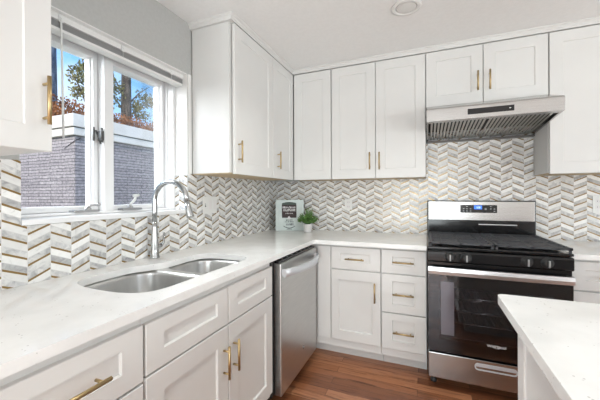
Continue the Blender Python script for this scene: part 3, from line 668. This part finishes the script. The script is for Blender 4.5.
nb = 21; fw_ = (hx1 - hx0 - .05) / 2
for f_ in range(2):
    w = MB(); xa = hx0 + .022 + f_ * (fw_ + .006)
    for k in range(15):
        x = xa + .006 + k * (fw_ - .02) / 14.3
        w.prism([(x, 0), (x + .013, 0), (x + .013, .003), (x, .003)], 'y', -.545, -.050)
    w.prism([(xa, 0), (xa + fw_, 0), (xa + fw_, .006), (xa, .006)], 'y', -.553, -.540); w.prism([(xa, 0), (xa + fw_, 0), (xa + fw_, .006), (xa, .006)], 'y', -.056, -.046)
    for v in w.bm.verts: v.co.z += 1.722 + (-.05 - v.co.y) * (1.764 - 1.722) / .5
    w.build('baffle_filter', M['filter'], hd2)
MB().box(1.695, 1.952, -.6045, -.6022, 1.782, 1.818, .001).build('control_strip', M['black'], hd2)
MB().box(1.925, 1.935, -.6047, -.6045, 1.798, 1.802).build('indicator', M['plastic'], hd2)

# ------------------------------------------------------------------ island
isl = thing('island_cabinet', (2.15, -2.45, 0), 'white panelled kitchen island base in the right foreground', 'cabinet')
IX1 = 2.56; IY0, IY1 = -3.25, -1.70
MB().box(ISX, IX1, IY0, IY1, .09, .8835).build('cabinet_body', M['cab'], isl)
MB().box(ISX + .03, IX1 - .05, IY0 + .04, IY1 - .04, 0, .09).build('toe_kick', M['cab'], isl)
PI_ = side('I')
for a, b2 in ((-2.46, -1.70), (-3.25, -2.464)): front('d', 'side_panel', PI_, a, b2, .09, .882, isl, None, w1=.0205, su=.065, rec=.006)
def rc(x, y, r, sx_, sy_):   # rounded corner points
    return [(x + sx_ * (r - r * math.cos(a)), y + sy_ * (r - r * math.sin(a))) for a in [0, .39, .79, 1.18, 1.5708]]
top = [(1.667, -3.3)] + rc(1.667, -1.643, .02, 1, -1) + [(2.60, -1.643), (2.60, -3.3)]
tag(MB().slab(top, [], .884, .914).build('countertop', M['quartz'], bevel=.002), 'white speckled quartz island top with a pointed corner in the right foreground', 'countertop')

# ------------------------------------------------------------------ recessed ceiling lamp
def downlight(x, y, label):
    t = thing('recessed_light', (x, y, HC), label, 'ceiling light')
    MB().lathe([(.088, HC - .0008), (.086, HC - .006), (.070, HC - .010), (.060, HC - .004), (.060, HC - .0015)], (x, y, 0), seg=40).build('trim_ring', M['trim'], t)
    MB().lathe([(.0595, HC - .0045), (.055, HC - .0065), (.002, HC - .0075)], (x, y, 0), seg=32).build('lens', emit('frosted_lens', (1, .97, .92), .0), t).data.materials[0].node_tree.nodes['Principled BSDF'].inputs['Base Color'].default_value = (.75, .74, .72, 1)
downlight(1.335, -.925, 'round white recessed light in the ceiling above the corner')
for x, y, wt in ((1.1, -1.5, 4.5), (3.6, -1.3, 1.5), (3.4, -4.2, 14), (1.25, -4.2, 16)):  # unseen lamps added to brighten the room
    l = bpy.data.lights.new('added_fill_lamp', 'AREA'); l.shape = 'DISK'; l.size = .14; l.energy = wt; l.color = (.97, 1, .96); l.spread = math.radians(125)
    o = bpy.data.objects.new('added_fill_lamp', l); C.objects.link(o); o.location = (x, y, HC - .012)
    struct(MB().lathe([(.088, HC - .0008), (.086, HC - .006), (.074, HC - .010), (.072, HC - .0015)], (x, y, 0), seg=32).build('added_lamp_ring', M['trim']))  # ring round each added, unseen lamp

# ------------------------------------------------------------------ plates on the mosaic
def face_plate(P, u0, u1, v0, v1, label, name, cat, kinds):
    c0 = P((u0 + u1) / 2, (v0 + v1) / 2, .009); t = thing(name, c0, label, cat)
    mb = MB(); pbox(mb, P, u0, u1, v0, v1, .0083, .0125, .0012); mb.build('plate', M['plastic'], t)
    n_ = len(kinds)
    for i, kd in enumerate(kinds):
        uc = u0 + (u1 - u0) * (i + .5) / n_; vc = (v0 + v1) / 2
        if kd == 's':
            mb = MB(); pbox(mb, P, uc - .005, uc + .005, vc - .012, vc + .012, .0126, .0135); s0 = mb.build('switch', M['screw'], t)
            mb = MB(); pbox(mb, P, uc - .0035, uc + .0035, vc - .002, vc + .011, .0136, .022, .001); mb.build('toggle', M['plastic'], s0)
        elif kd == 'r':
            mb = MB(); pbox(mb, P, uc - .017, uc + .017, vc - .033, vc + .033, .0126, .0145, .001); mb.build('rocker', M['ceramic'], t)
        else:
            for s_ in (-1, 1):
                mb = MB(); pbox(mb, P, uc - .017, uc + .017, vc + s_ * .021 - .014, vc + s_ * .021 + .014, .0126, .0140, .001); f0 = mb.build('receptacle', M['ceramic'], t)
                for k in (-1, 1): mb = MB(); pbox(mb, P, uc + k * .007 - .001, uc + k * .007 + .001, vc + s_ * .021 - .004, vc + s_ * .021 + .005, .0141, .0143); mb.build('slot', M['screw'], f0)
face_plate(PL, -1.175, -1.025, 1.130, 1.250, 'wide white switch plate on the mosaic below the window-side cabinet', 'switch_plate', 'light switch', 'srr')
face_plate(PB, .722, .794, 1.118, 1.218, 'small white blank-looking outlet plate on the mosaic right of the plant', 'outlet_plate', 'outlet', 'o')
face_plate(PB, 2.560, 2.690, 1.120, 1.248, 'white outlet plate on the mosaic right of the range', 'outlet_plate', 'outlet', 'or')

# ------------------------------------------------------------------ book and plant on the corner
bk_l, bk_r = Vector((.100, -.243, 0)), Vector((.348, -.130, 0))
du = (bk_r - bk_l); bw = du.length; du.normalize(); dn = Vector((du.y, -du.x, 0)); tilt = .10; up = (Vector((0, 0, 1)) * math.cos(tilt) - dn * math.sin(tilt)); nn = du.cross(up) * 1
if nn.dot(dn) < 0: nn = -nn
org = bk_l + Vector((0, 0, .9165)); HB = .298
bk = thing('cookbook', (*(org + du * bw / 2).xy, .9145), 'pale mint cookbook with a maroon jar picture leaning upright in the corner', 'book')
def bkbox(u0, u1, v0, v1, w0, w1, m_, name, parent):
    mb = MB(); mb.box(u0, u1, v0, v1, w0, w1)
    for v in mb.bm.verts: v.co = org + du * v.co.x + up * v.co.y + nn * v.co.z
    return mb.build(name, m_, parent)
bkbox(0, bw, 0, HB, 0, .003, M['mint'], 'cover', bk); bkbox(.002, bw - .002, .003, HB - .003, -.016, -.0003, M['ceramic'], 'pages', bk); bkbox(0, bw, 0, HB, -.020, -.0165, M['mint'], 'back_cover', bk)
def bkpoly(pts, m_, name, w0=.0032, w1=.0036):
    mb = MB().prism(pts, 'z', w0, w1)
    for v in mb.bm.verts: v.co = org + du * v.co.x + up * v.co.y + nn * v.co.z
    return mb.build(name, m_, bk)
jx0, jx1 = .062, .200
bkpoly([(jx0, .124), (jx1, .124), (jx1 + .002, .134), (jx1 + .002, .252), (jx0 - .002, .252), (jx0 - .002, .134)], M['maroon'], 'jar_print')
bkpoly([(jx0 - .002, .250)] + [(jx0 + (jx1 - jx0) * i / 8, .266 + .012 * math.sin(math.pi * i / 8)) for i in range(9)] + [(jx1 + .002, .250)], M['darkgreen'], 'jar_lid_print', .0034, .0038)
def scribble(v, h, a, b2, m_, name, fill=.75):    # an unreadable line of small lettering
    mb = MB(); u = a
    while u < b2:
        ww = random.uniform(.007, .013); k = random.random()
        mb.box(u, u + .0036, v, v + h, .0037, .0040)
        if k < .6: mb.box(u + .0022, min(u + ww, b2), v + h * random.choice((0, .4, .8)), v + h * random.choice((.2, .6, 1.0)) + .002, .0037, .0040)
        if k > .3: mb.box(u + ww - .0032, u + ww, v, v + h * random.choice((.6, 1)), .0037, .0040)
        u += ww + .0028
    bmesh.ops.transform(mb.bm, matrix=Matrix.Identity(4), verts=mb.bm.verts)
    for q in mb.bm.verts: q.co = org + du * q.co.x + up * q.co.y + nn * q.co.z
    mb.build(name, m_, bk)
scribble(.215, .018, .068, .194, M['white'], 'jar_lettering'); scribble(.187, .021, .074, .188, M['white'], 'jar_lettering'); scribble(.162, .008, .095, .168, M['white'], 'jar_lettering')
bkpoly([(.112, .112), (.118, .130), (.130, .142), (.142, .130), (.148, .112)], M['white'], 'jar_emblem_print', .0039, .0042)
scribble(.097, .011, .100, .164, M['ink'], 'title_lettering'); scribble(.080, .011, .092, .172, M['ink'], 'title_lettering'); scribble(.050, .022, .100, .164, M['ink'], 'title_lettering')
arc = [(.076 + .112 * t, .048 - .020 * math.sin(math.pi * t)) for t in [i / 12 for i in range(13)]]
bkpoly(arc + [(p[0], p[1] - .007) for p in arc[::-1]], M['ink'], 'plate_print')
bkpoly([(.106, .012), (.158, .012), (.155, .017), (.109, .017)], M['ink'], 'foot_print')

px_, py_ = .418, -.205
pt = thing('potted_herb', (px_, py_, .9145), 'small leafy green plant in a white pot beside the mint book', 'plant')
MB().lathe([(.034, .9145), (.037, .918), (.042, .984), (.043, .991), (.039, .991), (.038, .979), (.002, .979)], (px_, py_, 0)).build('pot', M['ceramic'], pt)
MB().lathe([(.0375, .9795), (.0375, .983), (.001, .986)], (px_, py_, 0)).build('soil', M['soil'], pt)
st = MB(); lf = MB()
for k in range(95):
    a = random.uniform(0, 6.28); r_ = random.random() ** .6 * .098; hh = .02 + random.uniform(0, .18) * (1 - r_ / .12)
    tip = Vector((px_ + r_ * math.cos(a), py_ + r_ * math.sin(a), .99 + hh)); b0 = Vector((px_ + .012 * math.cos(a), py_ + .012 * math.sin(a), .984))
    mid = (tip + b0) / 2 + Vector((0, 0, .012)); st.tube([b0, mid, tip], .0011, 5)
    for j in range(9):
        t = .35 + .65 * j / 8; c0 = b0.lerp(mid, t * 2) if t < .5 else mid.lerp(tip, t * 2 - 1)
        d = Vector((random.gauss(0, 1), random.gauss(0, 1), random.gauss(.3, .6))).normalized(); b_ = d.orthogonal().normalized(); L = random.uniform(.012, .022)
        q = [c0, c0 + d * L * .5 + b_ * L * .32, c0 + d * L, c0 + d * L * .5 - b_ * L * .32]; lf.bm.faces.new([lf.bm.verts.new(v) for v in q])
st.build('stems', M['herb'], pt); lf.build('leaves', M['herb'], pt, keep=True)
